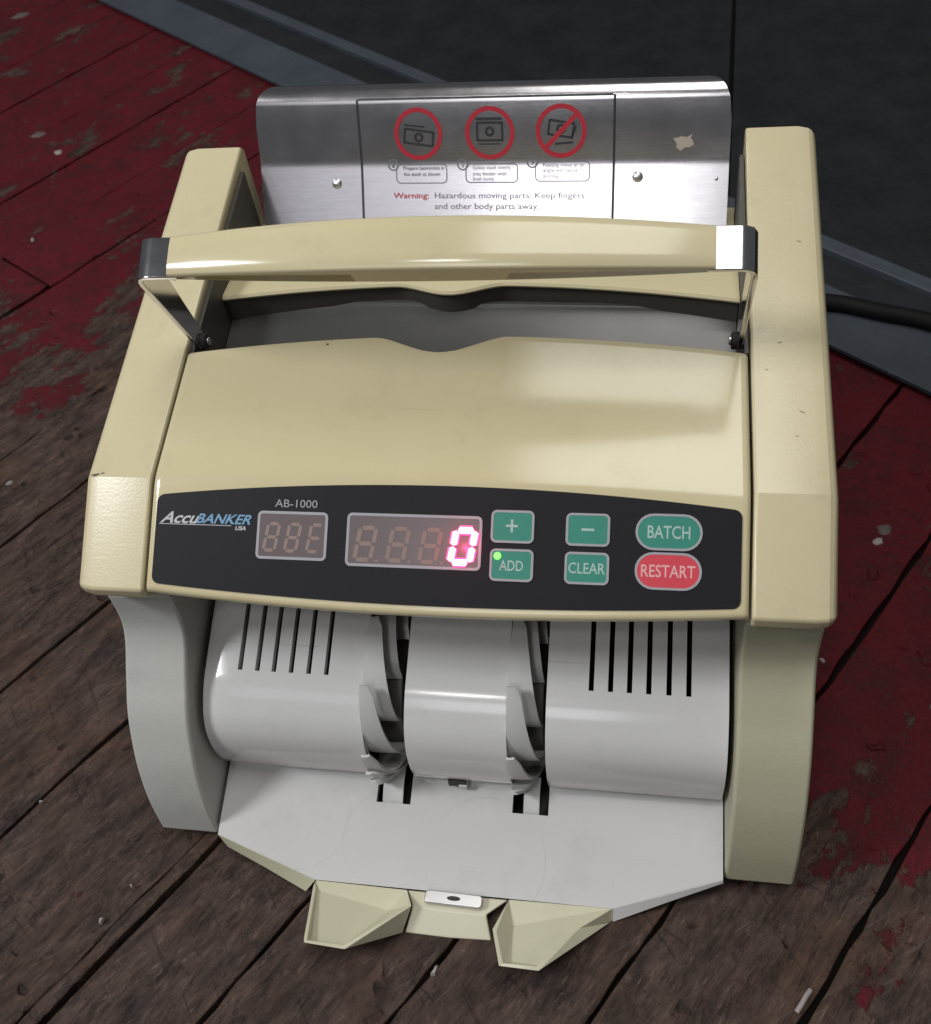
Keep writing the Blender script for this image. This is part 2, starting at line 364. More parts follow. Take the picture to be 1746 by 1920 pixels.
# ================================================================ THE FLOOR
ZF = -0.066
floor = obj('floor', *box(-30, 30, -30, 40, ZF - 0.6, ZF - 0.075), 'gap', smooth=False, kind='structure')
TH = math.radians(57); dd = Vector((math.cos(TH), math.sin(TH), 0)); nnv = Vector((dd.y, -dd.x, 0))
gaps = [-14.2, -13.4, -12.6, -11.9, -11.15, -10.4, -9.5, -8.65, -7.85, -7.1, -6.35, -5.62, -4.88, -4.22, -3.55, -2.62, -1.885, -1.075, -0.985, -0.44, 0.195, 0.84, 1.49, 2.15, 2.85, 3.5, 4.2, 4.9, 5.6]
joints = {-4.88: [2.25], -6.35: [1.45], 1.49: [2.05], -8.65: [0.4], -2.62: [4.6], 0.195: [5.2]}
for i in range(len(gaps) - 1):
    n0, n1 = gaps[i], gaps[i + 1]
    g = random.uniform(0.005, 0.013)
    cuts = [-7.0] + joints.get(n0, [random.uniform(3.4, 6.0)] if i % 2 else []) + [11.5]
    for a0, a1 in zip(cuts[:-1], cuts[1:]):
        dz = random.uniform(-0.012, 0.008); tilt = random.uniform(-0.008, 0.008)
        L = []; nseg = 90
        for k in range(nseg + 1):
            a = a0 + 0.012 + (a1 - a0 - 0.024) * k / nseg
            # worn, slightly wandering long edges
            e0 = n0 + g + random.uniform(-0.007, 0.010); e1 = n1 - g + random.uniform(-0.010, 0.007)
            p0 = nnv * e0 + dd * a; p1 = nnv * e1 + dd * a
            L.append([(p0.x, p0.y, ZF - 0.09), (p0.x, p0.y, ZF + dz - tilt), (p1.x, p1.y, ZF + dz + tilt), (p1.x, p1.y, ZF - 0.09)])
        v, f = grid(L)
        f += [(0, 1, 2, 3), tuple(nseg * 4 + k for k in range(4))]
        obj('plank', v, f, 'wood', floor, bevel=0.009, segs=2)
# flecks of paint and plaster stuck to the boards
def fleck(x, y, r, mat, sx=1.0, rz=0.0):
    n = 9; pts = []
    for k in range(n):
        a = 2 * math.pi * k / n; rr = r * random.uniform(0.6, 1.15); px, py = rr * math.cos(a) * sx, rr * math.sin(a)
        pts.append((x + px * math.cos(rz) - py * math.sin(rz), y + px * math.sin(rz) + py * math.cos(rz)))
    z = ZF + 0.001; v = [(p[0], p[1], z) for p in pts] + [(x + (p[0] - x) * 0.6, y + (p[1] - y) * 0.6, z + 0.012 + random.uniform(0, .008)) for p in pts]
    f = [(i, (i + 1) % n, n + (i + 1) % n, n + i) for i in range(n)] + [tuple(range(n, 2 * n))]
    obj('paint_fleck', v, f, mat, floor, angle=50)
M['chip'] = simple('dirty_white_chip', (0.30, 0.26, 0.255), 0.6)
M['chip2'] = simple('grey_chip', (0.09, 0.07, 0.062), 0.7)
for x, y, r, mt, sx, rz in [(2.021, 1.948, .030, 'chip', 1.4, .2), (2.06, 2.03, .045, 'chip2', 1.2, .4), (-6.494, 9.333, .075, 'chip2', 1.5, .3), (-4.709, 6.278, .045, 'chip', 1.2, .3),
                            (-5.05, 6.62, .06, 'chip2', 1.6, .1), (-1.615, -0.416, .014, 'chip', 1.4, 1), (-2.15, 0.108, .010, 'chip', 1.3, 1), (-1.526, -.251, .010, 'chip', 1, 0), (1.665, 1.175, .014, 'chip', 1.6, -.5),
                            (-4.35, 4.9, .02, 'chip', 1, 0), (-2.9, 5.9, .02, 'chip2', 1, 0), (2.15, .95, .014, 'chip', 1.5, 1), (-3.3, 2.2, .018, 'chip', 2, .4), (-0.05, -.47, .014, 'chip', 2.4, 1.2)]:
    fleck(x, y, r, mt, sx, rz)

# ================================================================ LOW METAL PLATFORM behind the machine
e = Vector((0.779, -0.627, 0)); mm = Vector((0.627, 0.779, 0)); OFF = 3.9163
plat = thing('metal_platform', 'low dark blue-grey metal platform with black textured top behind the machine', 'platform', tuple(mm * (OFF + 4) + e * -4 + Vector((0, 0, ZF))))
def strip(p0, p1, a0, a1, z0, z1, nseg=1):
    rows = []
    for k in range(nseg + 1):
        a = a0 + (a1 - a0) * k / nseg
        q0 = mm * (OFF + p0) + e * a; q1 = mm * (OFF + p1) + e * a
        rows.append([(q0.x, q0.y, z0), (q0.x, q0.y, z1), (q1.x, q1.y, z1), (q1.x, q1.y, z0), (q0.x, q0.y, z0)])
    v, f = grid(rows); return v, f + [(0, 1, 2, 3), tuple(nseg * 5 + k for k in range(4))]
obj('edge_rail', *strip(0.0, 0.50, -16, 5, -0.03, 0.0), 'bar', plat, bevel=0.01)
obj('under_frame', *strip(0.09, 13.5, -16, 5, ZF, -0.064), 'gap', plat, smooth=False)
obj('groove_floor', *strip(0.40, 0.81, -16, 5, -0.060, -0.034), 'groove', plat, smooth=False)
obj('inner_rail', *strip(0.815, 0.94, -16, 5, -0.06, 0.012), 'bar', plat, bevel=0.012)
def deck(a0, a1, skew):
    q = [mm * (OFF + 0.945) + e * a0, mm * (OFF + 0.945) + e * a1, mm * (OFF + 14) + e * (a1 + skew[1]), mm * (OFF + 14) + e * (a0 + skew[0])]
    v = [(p.x, p.y, -0.05) for p in q] + [(p.x, p.y, -0.004) for p in q]
    return v, [(0, 1, 2, 3), (4, 5, 6, 7), (0, 1, 5, 4), (1, 2, 6, 5), (2, 3, 7, 6), (3, 0, 4, 7)]
obj('deck_panel', *deck(-16, -2.245, (0, -9.5)), 'deck', plat, bevel=0.012)
obj('deck_panel', *deck(-2.205, 5, (-9.5, 0)), 'deck', plat, bevel=0.012)

# ---------------------------------------------------------------- power cord
cordp = spline([(0.9, 2.46, 0.25), (0.95, 2.85, 0.12), (1.25, 3.35, -0.02), (1.55, 3.85, 0.046), (1.934, 3.851, 0.046), (2.22, 3.755, 0.046), (2.51, 3.652, 0.046), (2.9, 3.42, 0.046), (3.4, 3.2, 0.046), (4.2, 3.25, 0.046)], 8)
cord = obj('power_cord', *tube(cordp, 0.056, 14), 'rubber')
cord['label'] = 'black power cord lying across the platform edge right of the machine'; cord['category'] = 'cord'
# small scrap in the gap at lower right
sx, sy = 1.458, -0.429
scrap = obj('metal_scrap', *tube([(sx - .03, sy - .045, ZF + .005), (sx - .01, sy - .015, ZF + .012), (sx + .01, sy + .018, ZF + .012), (sx + .03, sy + .045, ZF + .004)], 0.011, 8), 'chip', angle=60)
scrap['label'] = 'small pale metal scrap caught in the board gap at lower right'; scrap['category'] = 'scrap'

# ================================================================ THE BANKNOTE COUNTING MACHINE
mc = thing('banknote_counter', 'cream and grey banknote counting machine with steel hopper and red lit digit', 'money counter', (0, 1.2, ZF))
A = (2.515, 2.055); B = (0.791, 1.638); Cc = (0.419, 1.388)
tP = (0.830, 0.557)                                        # direction up the control panel, (y, z)
nP = (-0.557, 0.830)
m1 = (A[1] - B[1]) / (A[0] - B[0])
def ztop(y): return B[1] + m1 * (y - B[0])

# side arms of the upper housing
def arm(sgn):
    prof = [A, B, Cc, (0.425, 1.335), (0.60, 1.125), (0.74, 1.12), (2.50, 1.12), (2.545, 1.70), (2.545, 2.02)]
    xs = [(1.154, 0.0), (1.37, 0.0), (1.415, 0.008), (1.438, 0.022), (1.448, 0.05)]
    cy, cz = 1.5, 1.5
    rows = []
    for x, inset in xs:
        r = []
        n = len(prof)
        for i in range(n):
            a = Vector(prof[i - 1]); b = Vector(prof[(i + 1) % n]); p = Vector(prof[i])
            d1 = (p - a).normalized(); d2 = (b - p).normalized(); n1 = Vector((d1.y, -d1.x)); n2 = Vector((d2.y, -d2.x))
            nr = (n1 + n2).normalized(); k = max(0.5, nr.dot(n1))
            if (Vector((cy, cz)) - p).dot(nr) < 0: nr = -nr
            q = p + nr * inset / k; r.append((sgn * x, q.x, q.y))
        rows.append(r + [r[0]])
    v, f = grid(rows); n = len(prof)
    f += [tuple(range(n)), tuple((len(xs) - 1) * (n + 1) + k for k in range(n))]
    return v, f
for sgn in (-1, 1):
    obj('side_arm', *arm(sgn), 'cream', mc, bevel=0.014, segs=3, angle=16)

# base side cheeks with the curved front edge
front = spline([(0.534, 1.20), (0.530, 1.115), (0.525, 1.05), (0.507, 0.975), (0.460, 0.905), (0.390, 0.835), (0.330, 0.772), (0.278, 0.718), (0.225, 0.648), (0.168, 0.550), (0.117, 0.448), (0.071, 0.320), (0.035, 0.180), (0.008, 0.0)], 4)
for sgn in (-1, 1):
    poly = front + [(2.46, 0.0), (2.46, 1.19)]
    poly = [p for p in poly if p[1] <= 1.195]
    ch = obj('base_cheek', *prism(poly, sgn * 1.153, sgn * 1.443), 'side', mc, bevel=0.018, segs=3, angle=20)
    if sgn < 0: ch['label'] = 'grey-white base cheek, less yellowed than the other'
for sx_, sy_ in ((-1.3, .3), (1.3, .3), (-1.3, 2.2), (1.3, 2.2)):
    obj('rubber_foot', *[(lambda vf: vf)(q) for q in (lambda n=16: ([(sx_ + .08 * math.cos(2 * math.pi * k / n), sy_ + .08 * math.sin(2 * math.pi * k / n), z) for z in (ZF + .002, 0.01) for k in range(n)],
        [(k, (k + 1) % n, n + (k + 1) % n, n + k) for k in range(n)] + [tuple(range(n))]))()], 'rubber', mc)

# inner core and rear shell
obj('inner_chassis', *box(-1.14, 1.14, 1.0, 2.42, 0.02, 1.40), 'dark', mc, smooth=False)
obj('rear_shell', *prism([(2.43, 0.03), (2.53, 0.03), (2.53, 1.66), (2.43, 1.66)], -1.15, 1.15), 'cream', mc, bevel=0.015)
for sgn in (-1, 1):
    obj('throat_wall', *prism([(1.40, 1.41), (2.425, 1.41), (2.425, 1.985), (1.40, 1.755)], sgn * 1.132, sgn * 1.151), 'throat', mc, bevel=0.004)

# ---------------------------------------------------------------- front cover (crowned top, sloping control face)
XC = 1.144
def cover_row(x):
    q = 1 - (x / XC) ** 2; c = 0.013 * q
    nt_ = 0.5 + 0.5 * math.cos(math.pi * min(1, abs(x + 0.06) / 0.28))
    yH = 1.378 + 0.072 * q - 0.072 * nt_ ** 0.95
    yb = B[0] + c / (0.672 - m1)
    zb = Cc[1] + 0.672 * (yb - Cc[0])
    def top(y):
        z = ztop(y) + c
        d = max(abs(x + 0.05) - 0.0, 0)
        # shallow thumb scoop under the notch
        r = math.hypot(x + 0.05, min(0, y - 1.27)) if y < 1.27 else abs(x + 0.05)
        return z - 0.0045 * (1 - smoothstep(0.17, 0.27, r))
    pts = [(yH + 0.006, top(yH) - 0.075), (yH + 0.004, top(yH) - 0.02), (yH - 0.004, top(yH) - 0.006), (yH - 0.016, top(yH - 0.016))]
    y1 = yb + 0.042; n = 40
    for k in range(1, n + 1):
        y = (yH - 0.016) + (y1 - yH + 0.016) * k / n; pts.append((y, top(y)))
    pa = (y1, top(y1)); pb = (yb - 0.042 * tP[0], zb - 0.042 * tP[1])
    pts += bez(pa, (yb, zb), pb, 6)[1:]
    sb = -0.047 * q
    def pan(s): return (Cc[0] + s * tP[0], Cc[1] + s * tP[1])
    for k in range(1, 7):
        s0 = (pb[0] - Cc[0]) / tP[0]; pts.append(pan(s0 + (sb + 0.030 - s0) * k / 6))
    e0 = pan(sb + 0.030); e1 = pan(sb); e2 = (e1[0] - nP[0] * 0.035, e1[1] - nP[1] * 0.035)
    pts += bez(e0, e1, e2, 6)[1:]
    e3 = (e1[0] - nP[0] * 0.075 + 0.02, e1[1] - nP[1] * 0.075); pts += [e3, (1.02, 1.16)]
    return [(x, y, z) for y, z in pts]
xs = [-XC, -XC + 0.006] + [-XC + 0.015 + (2 * XC - 0.03) * k / 120 for k in range(121)] + [XC - 0.006, XC]
rows = [cover_row(x) for x in xs]
# rounded side edges
for ri, drop in ((0, 0.016), (1, 0.004), (-2, 0.004), (-1, 0.016)):
    rows[ri] = [(x, y + (0.3 * drop), z - drop) for x, y, z in rows[ri]]
cover = obj('front_cover', *grid(rows), 'cream_gloss', mc, angle=50)

# ---------------------------------------------------------------- control panel film with its displays and buttons
def pan(u, s, h=0.0): return (u, Cc[0] + s * tP[0] + nP[0] * h, Cc[1] + s * tP[1] + nP[1] * h)
stop_ = lambda u: 0.445 - 0.062 * (u / 1.115) ** 2
sbot_ = lambda u: -0.006 + 0.042 * (u / 1.115) ** 2
r_ = 0.028
us = sorted([-1.115 + 2.23 * k / 48 for k in range(1, 48)] + [sg * (1.115 - r_ * (1 - math.cos(math.radians(a)))) for sg in (-1, 1) for a in range(0, 91, 15)]); n = len(us) - 1
topc = []; botc = []
for u in us:
    d = 1.115 - abs(u); ins = 0 if d > r_ else r_ - math.sqrt(max(0, r_ * r_ - (r_ - d) ** 2))
    topc.append((u, stop_(u) - ins)); botc.append((u, sbot_(u) + ins))
us_extra = []
pv = topc + botc; pf = [(k, k + 1, n + 1 + k + 1, n + 1 + k) for k in range(n)]
panel = lay('control_panel', (pv, pf), 'label', mc, pan, 0.005, 0.004)

def window(u0, u1, s0, s1):
    wn = lay('display_window', filled(rrect(u0, u1, s0, s1, 0.018)), 'window', panel, pan, 0.0062)
    lay('display_frame', outline(rrect(u0 - 0.002, u1 + 0.002, s0 - 0.002, s1 + 0.002, 0.02), 0.0105), 'line', panel, pan, 0.0075, 0.001)
window(-0.691, -0.413, 0.148, 0.329); window(-0.333, 0.182, 0.134, 0.332)
SEG = {'a': ((.16, 1), (.84, 1)), 'b': ((1, .94), (1, .56)), 'c': ((1, .44), (1, .06)), 'd': ((.16, 0), (.84, 0)), 'e': ((0, .06), (0, .44)), 'f': ((0, .56), (0, .94)), 'g': ((.16, .5), (.84, .5))}
def seg_shape(a, b, wd):
    a = Vector(a); b = Vector(b); t = (b - a).normalized(); nr = Vector((-t.y, t.x)) * wd / 2; tp = t * wd / 2
    tp = tp * 0.55; a = a - t * wd * 0.22; b = b + t * wd * 0.22
    pts = [a, a + tp + nr, b - tp + nr, b, b - tp - nr, a + tp - nr]
    return [tuple(p) for p in pts], [(0, 1, 2, 3, 4, 5)]
def digit(segs, u0, s0, wd, ht, thick, grow=0.0):
    out = []
    for k in segs:
        (ax, ay), (bx, by) = SEG[k]
        def mp(x, y): return (u0 + x * wd + 0.16 * (y - 0.5) * ht, s0 + y * ht)
        out.append(seg_shape(mp(ax, ay), mp(bx, by), thick + grow))
    return out
for u0, sg in ((-0.655, 'abcdefg'), (-0.570, 'abcdefg'), (-0.482, 'adefg')):
    lay('unlit_digit', digit(sg, u0, 0.180, 0.045, 0.102, 0.013), 'seg_off', panel, pan, 0.0072)
for u0 in (-0.290, -0.164, -0.040):
    lay('unlit_digit', digit('abcdefg', u0, 0.158, 0.062, 0.120, 0.0165), 'seg_off', panel, pan, 0.0072)
    lay('decimal_point', ring(u0 + 0.077, 0.155, 0.0, 0.006, 12), 'seg_off', panel, pan, 0.0072)
lit = lay('lit_digit', digit('abcdef', 0.079, 0.160, 0.072, 0.120, 0.036, 0.0), 'seg_on', panel, pan, 0.011)
lit['label'] = 'brightly lit pink-red zero'
gd = bpy.data.lights.new('added_digit_halo', 'POINT'); gd.energy = 0.005; gd.color = (1.0, 0.03, 0.16); gd.shadow_soft_size = 0  # unseen point light added above the digit to give its red halo
go = bpy.data.objects.new('added_digit_halo', gd); C.objects.link(go); go.location = Vector(pan(0.115, 0.22, 0.075)) * S
lay('lit_digit_core', digit('abcdef', 0.079, 0.160, 0.072, 0.120, 0.025), 'seg_core', panel, pan, 0.0117)

def button(u0, u1, s0, s1, r, mat, txt, tmat, tw, th, tu=None, ts=None, bold=0.01):
    b_ = lay('button', filled(rrect(u0 + .004, u1 - .004, s0 + .004, s1 - .004, r)), mat, panel, pan, 0.0095, 0.0045)
    lay('button_rim', outline(rrect(u0, u1, s0, s1, r + 0.003), 0.0085), 'line', panel, pan, 0.0105, 0.002)
    cu = (u0 + u1) / 2 if tu is None else tu; cs = (s0 + s1) / 2 if ts is None else ts
    if txt == '+': sh = join([stroke((cu - .022, cs), (cu + .022, cs), .0085), stroke((cu, cs - .024), (cu, cs - .0043), .0085), stroke((cu, cs + .0043), (cu, cs + .024), .0085)])
    elif txt == '-': sh = stroke((cu - .023, cs), (cu + .023, cs), .0085)
    else: sh = shift(text2d(txt, tw, th, bold), cu - tw / 2, cs - th / 2)
    lay('button_lettering', sh, tmat, panel, pan, 0.0105)
button(0.217, 0.377, 0.239, 0.360, 0.018, 'green', '+', 'btext', 0, 0, 0.295, 0.302)
button(0.218, 0.379, 0.098, 0.217, 0.018, 'green', 'ADD', 'btext', 0.088, 0.038, 0.298, 0.156)
button(0.493, 0.652, 0.237, 0.357, 0.018, 'green', '-', 'btext', 0, 0)
button(0.493, 0.653, 0.098, 0.215, 0.018, 'green', 'CLEAR', 'btext', 0.132, 0.040)
button(0.743, 0.979, 0.231, 0.363, 0.062, 'green', 'BATCH', 'btext', 0.150, 0.047)
button(0.744, 0.979, 0.090, 0.224, 0.062, 'redb', 'RESTART', 'rtext', 0.190, 0.045)
led = lay('indicator_light', filled([(0.246 + .0135 * math.cos(k * math.pi / 8), 0.190 + .0135 * math.sin(k * math.pi / 8)) for k in range(16)]), 'led', panel, pan, 0.0135, 0.003)
led['label'] = 'lit green indicator'
lay('model_lettering', shift(text2d('AB-1000', 0.170, 0.030), -0.627, 0.347), 'dim', panel, pan, 0.0065)
lay('brand_lettering', shift(text2d('Accu', 0.150, 0.046, 0.022, 0.55), -1.098, 0.272), 'white', panel, pan, 0.0065)
lay('brand_lettering', shift(text2d('BANKER', 0.225, 0.038, 0.020, 0.45), -0.948, 0.275), 'blue', panel, pan, 0.0065)
lay('brand_lettering', shift(text2d('USA', 0.045, 0.017, 0.03, 0.3), -0.785, 0.252), 'white', panel, pan, 0.0065)
lay('brand_underline', ([(-1.10, 0.2675), (-0.80, 0.2675), (-0.80, 0.2700), (-1.10, 0.2700)], [(0, 1, 2, 3)]), 'white', panel, pan, 0.0062)

# ---------------------------------------------------------------- feed slot between the cover and the hopper
def shelf_row(x):
    q = 1 - (x / 1.13) ** 2
    tg = 0.5 + 0.5 * math.cos(math.pi * min(1, abs(x + 0.09) / 0.26))
    y = 1.765 + 0.11 * q - 0.065 * tg - 0.02 * x
    return [(x, y + 0.006, 1.718), (x, y + 0.004, 1.726), (x, y + 0.012, 1.737), (x, y + 0.03, 1.740), (x, 2.12, 1.735), (x, 2.40, 1.690)]
obj('feeder_shelf', *grid([shelf_row(-1.13 + 2.26 * k / 80) for k in range(81)]), 'cream_gloss', mc, angle=40, solid=0.02)
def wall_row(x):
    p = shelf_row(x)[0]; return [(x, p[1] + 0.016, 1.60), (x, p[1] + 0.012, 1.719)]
obj('shaded_slot_wall', *grid([wall_row(-1.128 + 2.256 * k / 80) for k in range(81)]), 'throat', mc, angle=40)  # dark material here paints in the shade below the shelf edge
def feed_row(x):
    y = 1.87 - 0.035 * x
    return [(x, y + 0.05, 1.50), (x, y + 0.02, 1.625), (x, y + 0.008, 1.640), (x, y - 0.008, 1.638), (x, y - 0.02, 1.622), (x, y - 0.10, 1.595), (x, 1.60, 1.545), (x, 1.40, 1.500), (x, 1.25, 1.47)]
obj('feed_plate', *grid([feed_row(-1.128 + 2.256 * k / 24) for k in range(25)]), 'feed', mc, angle=40, solid=0.02)

# ---------------------------------------------------------------- steel hopper
core = [(2.285, 1.664), (2.344, 1.744), (2.490, 1.945), (2.618, 2.210)]
d_lo = Vector((2.490 - 2.344, 1.945 - 1.744)).normalized(); d_up = Vector((2.618 - 2.490, 2.210 - 1.945)).normalized()
hp = [(2.285, 1.664), (2.344, 1.744)]
pb0 = Vector((2.490, 1.945)) - d_lo * 0.022; pb1 = Vector((2.490, 1.945)) + d_up * 0.022
hp += [tuple(pb0 - d_lo * 0.1)] + bez(tuple(pb0), (2.490, 1.945), tuple(pb1), 5)
tp0 = Vector((2.618, 2.210)) - d_up * 0.035
hp += [tuple(pb1 + d_up * k * 0.05) for k in (1, 2, 3)] + [tuple(tp0)]
a0 = math.atan2(d_up.y, d_up.x); R_ = 0.085; cx_ = tp0 + Vector((d_up.y, -d_up.x)) * R_
for k in range(1, 17):
    a = a0 - math.radians(150) * k / 16; hp.append((cx_.x - R_ * math.sin(a), cx_.y + R_ * math.cos(a)))
hl = [0]
for p, q in zip(hp[:-1], hp[1:]): hl.append(hl[-1] + math.hypot(q[0] - p[0], q[1] - p[1]))
S0 = hl[1] - 0.074                            # so that s = 0.074 is the point (2.344, 1.744)
def hopf(u, s, h=0.0):
    s = s + S0; i = 0
    while i < len(hl) - 2 and hl[i + 1] < s: i += 1
    f = (s - hl[i]) / (hl[i + 1] - hl[i]); p = hp[i]; q = hp[i + 1]
    t = Vector((q[0] - p[0], q[1] - p[1])).normalized()
    return (u, p[0] + f * (q[0] - p[0]) - t.y * h - 0.045 * u, p[1] + f * (q[1] - p[1]) + t.x * h)
smax = hl[-1] - S0
svals = sorted(set([h - S0 for h in hl] + [smax - 0.17, smax - 0.15]))
rows = []
for s in svals:
    t = max(0, s - (smax - 0.30)) / 0.22; hw = 1.092 - (0.16 * (1 - math.sqrt(max(0, 1 - min(1, t) ** 2))) if t > 0 else 0)
    rows.append([hopf(hw * (-1 + 2 * k / 40), s) for k in range(41)])
hopper = obj('steel_hopper', *grid(rows), 'steel', mc, solid=0.014, angle=60)
hopper.data.update()

def hl_(name, sh, mat, h=0.0012): return lay(name, sh, mat, hopper, hopf, h)
# frame of the warning print
hl_('label_frame', [stroke((-0.585, 0.05), (-0.583, 0.603), 0.011, 24), stroke((0.591, 0.05), (0.594, 0.603), 0.011, 24), stroke((-0.578, 0.603), (0.588, 0.603), 0.009, 30)], 'ink')
for cu_, cs_ in ((-0.302, 0.452), (0.033, 0.452), (0.357, 0.456)):
    hl_('prohibition_ring', ring(cu_, cs_, 0.094, 0.114), 'redink', 0.002)
def note(cu_, cs_, wd, ht, rot, mat, fill=False):
    ca, sa = math.cos(rot), math.sin(rot)
    def R2(p): return (cu_ + p[0] * ca - p[1] * sa, cs_ + p[0] * sa + p[1] * ca)
    o_ = outline([R2(p) for p in rrect(-wd / 2, wd / 2, -ht / 2, ht / 2, 0.006, 2)], 0.010)
    out = [o_, ring(cu_, cs_, 0.010, 0.022, 20)]
    return out
hl_('banknote_drawing', note(-0.30, 0.437, 0.145, 0.070, -0.14, 0) + [stroke((-0.365, 0.492), (-0.27, 0.482), .008)], 'ink', 0.0016)
hl_('banknote_drawing', note(0.033, 0.458, 0.125, 0.085, 0.0, 0) + [stroke((-0.03, 0.512), (0.09, 0.512), .012), stroke((-0.02, 0.405), (0.08, 0.405), .006)], 'ink', 0.0016)
hl_('banknote_drawing', note(0.357, 0.465, 0.120, 0.070, -0.16, 0) + [stroke((0.33, 0.402), (0.41, 0.408), .009), stroke((0.405, 0.43), (0.425, 0.475), .009)], 'ink', 0.0016)
hl_('prohibition_bar', stroke((0.357 - .072, 0.456 - .072), (0.357 + .072, 0.456 + .072), 0.020, 6), 'redink', 0.0026)
caps = [((-0.418, 0.322), (-0.172, 0.234), '1', ['Prepare banknotes in', 'the stack as shown'], 'ink'),
        ((-0.086, 0.322), (0.160, 0.236), '2', ['Guide stack evenly', 'into feeder with', 'both hands'], 'greyink'),
        ((0.238, 0.330), (0.487, 0.240), '3', ['Feeding notes at an', 'angle will cause', 'jamming'], 'greyink')]
for (u0, s1), (u1, s0), num, lines, ink in caps:
    hl_('caption_box', outline(rrect(u0, u1, s0, s1, 0.022), 0.005), 'greyink')
    hl_('number_ring', ring(u0 - 0.012, s1 - 0.004, 0.020, 0.027, 28), 'greyink', 0.0018)
    hl_('number_lettering', shift(text2d(num, 0.012, 0.026, 0.02), u0 - 0.018, s1 - 0.017), 'greyink', 0.0018)
    for k, ln in enumerate(lines):
        tw = 0.0098 * len(ln); hl_('caption_lettering', shift(text2d(ln, tw, None, 0.006), u0 + 0.036, s1 - 0.032 - 0.022 * k), ink, 0.0016)
hl_('warning_lettering', shift(text2d('Warning:', 0.172, 0.034, 0.015), -0.434, 0.160), 'redink', 0.0016)
hl_('warning_lettering', shift(text2d('Hazardous moving parts. Keep fingers', 0.698, 0.034, 0.007), -0.234, 0.160), 'greyink', 0.0016)
hl_('warning_lettering', shift(text2d('and other body parts away.', 0.492, 0.034, 0.007), -0.236, 0.112), 'greyink', 0.0016)
def dome(u, s, r, mat, name):
    n = 16; v = []; f = []
    for j, (rr, hh) in enumerate(((1, 0), (.9, .35), (.6, .6), (.0, .7))):
        v += [hopf(u + r * rr * math.cos(2 * math.pi * k / n), s + r * rr * math.sin(2 * math.pi * k / n), 0.0005 + r * hh * 0.8) for k in range(n)]
    f = [(j * n + k, j * n + (k + 1) % n, (j + 1) * n + (k + 1) % n, (j + 1) * n + k) for j in range(3) for k in range(n)]
    return obj(name, v, f, mat, hopper, angle=80)
dome(-0.711, 0.235, 0.024, 'catch', 'rivet'); dome(0.699, 0.259, 0.024, 'catch', 'rivet'); dome(1.04, 0.25, 0.009, 'catch', 'rivet')
M['residue'] = simple('tape_residue', (0.42, 0.36, 0.30), 0.7)
rp = [(0.895 + 0.055 * random.uniform(.55, 1.1) * math.cos(k * math.pi / 7), 0.405 + 0.036 * random.uniform(.5, 1.1) * math.sin(k * math.pi / 7)) for k in range(14)]
hl_('tape_residue', filled(rp), 'residue', 0.001)

# ---------------------------------------------------------------- carrying handle
handle = None
wv = Vector((0.866, 0.5)); mv = Vector((-0.5, 0.866)); hc = Vector((1.277, 2.323))
rows = []
NG = 60
for i in range(NG + 1):
    x = -0.985 + 1.97 * i / NG; q = 1 - (x / 1.0) ** 2
    half = 0.077 + 0.022 * q; arch = 0.118 * (1 - (x / 1.1) ** 2) ** 1.0 - 0.018; t_ = 0.052 + 0.078 * q
    ctr = hc + mv * (arch + 0.018 * (1 - q))
    r = []
    sect = [(-half, -0.012), (-half + 0.0025, -0.005), (-half + 0.009, 0.0), (-0.4 * half, 0.0035), (0.4 * half, 0.0035), (half - 0.009, 0.0), (half - 0.0025, -0.005), (half, -0.012), (half - 0.002, -t_ + 0.008), (half - 0.010, -t_), (-half + 0.016, -t_), (-half + 0.006, -t_ + 0.008)]
    for a, b in sect:
        p = ctr + wv * a + mv * b; r.append((x, p.x, p.y))
    rows.append(r + [r[0]])
v, f = grid(rows); ns = len(sect)
f += [tuple(range(ns)), tuple(NG * (ns + 1) + k for k in range(ns))]
handle = obj('carrying_handle', v, f, 'cream_gloss', mc, angle=48)
piv = Vector((1.463, 1.765)); ld = (piv - hc).normalized(); lw = Vector((ld.y * -1, ld.x)); lw = lw if lw.dot(wv) > 0 else -lw
for sgn in (-1, 1):
    rows = []
    path = [(0.955, hc, wv, 0.080), (1.06, hc, wv, 0.080), (1.085, hc + ld * 0.002, wv, 0.080), (1.103, hc + ld * 0.010, wv, 0.080), (1.113, hc + ld * 0.028, wv, 0.079), (1.116, hc + ld * 0.055, wv, 0.078)]
    LL = (piv - hc).length
    for k in range(1, 9):
        t = k / 8; path.append((1.116, hc + ld * (0.055 + (LL - 0.055) * t), wv.lerp(lw, t), 0.076 - 0.040 * t))
    path.append((1.116, piv + ld * 0.03, lw, 0.020))
    for x, c_, w_, hf in path:
        w_ = w_.normalized(); a = c_ - w_ * hf; b = c_ + w_ * hf
        rows.append([(sgn * x, a.x, a.y), (sgn * x, (a.x + c_.x) / 2, (a.y + c_.y) / 2), (sgn * x, c_.x, c_.y), (sgn * x, (b.x + c_.x) / 2, (b.y + c_.y) / 2), (sgn * x, b.x, b.y)])
    obj('handle_bracket', *grid(rows), 'chrome', handle, solid=0.022, offset=0, bevel=0.005, segs=2)
    obj('handle_pivot', *xcyl(sgn * 1.085, sgn * 1.131, piv.x, piv.y, 0.035), 'dark', handle, bevel=0.006)
    obj('pivot_screw', *xcyl(sgn * 1.075, sgn * 1.086, piv.x, piv.y, 0.018, 12), 'chrome', handle, bevel=0.004)

SLOT_Y = 0.466
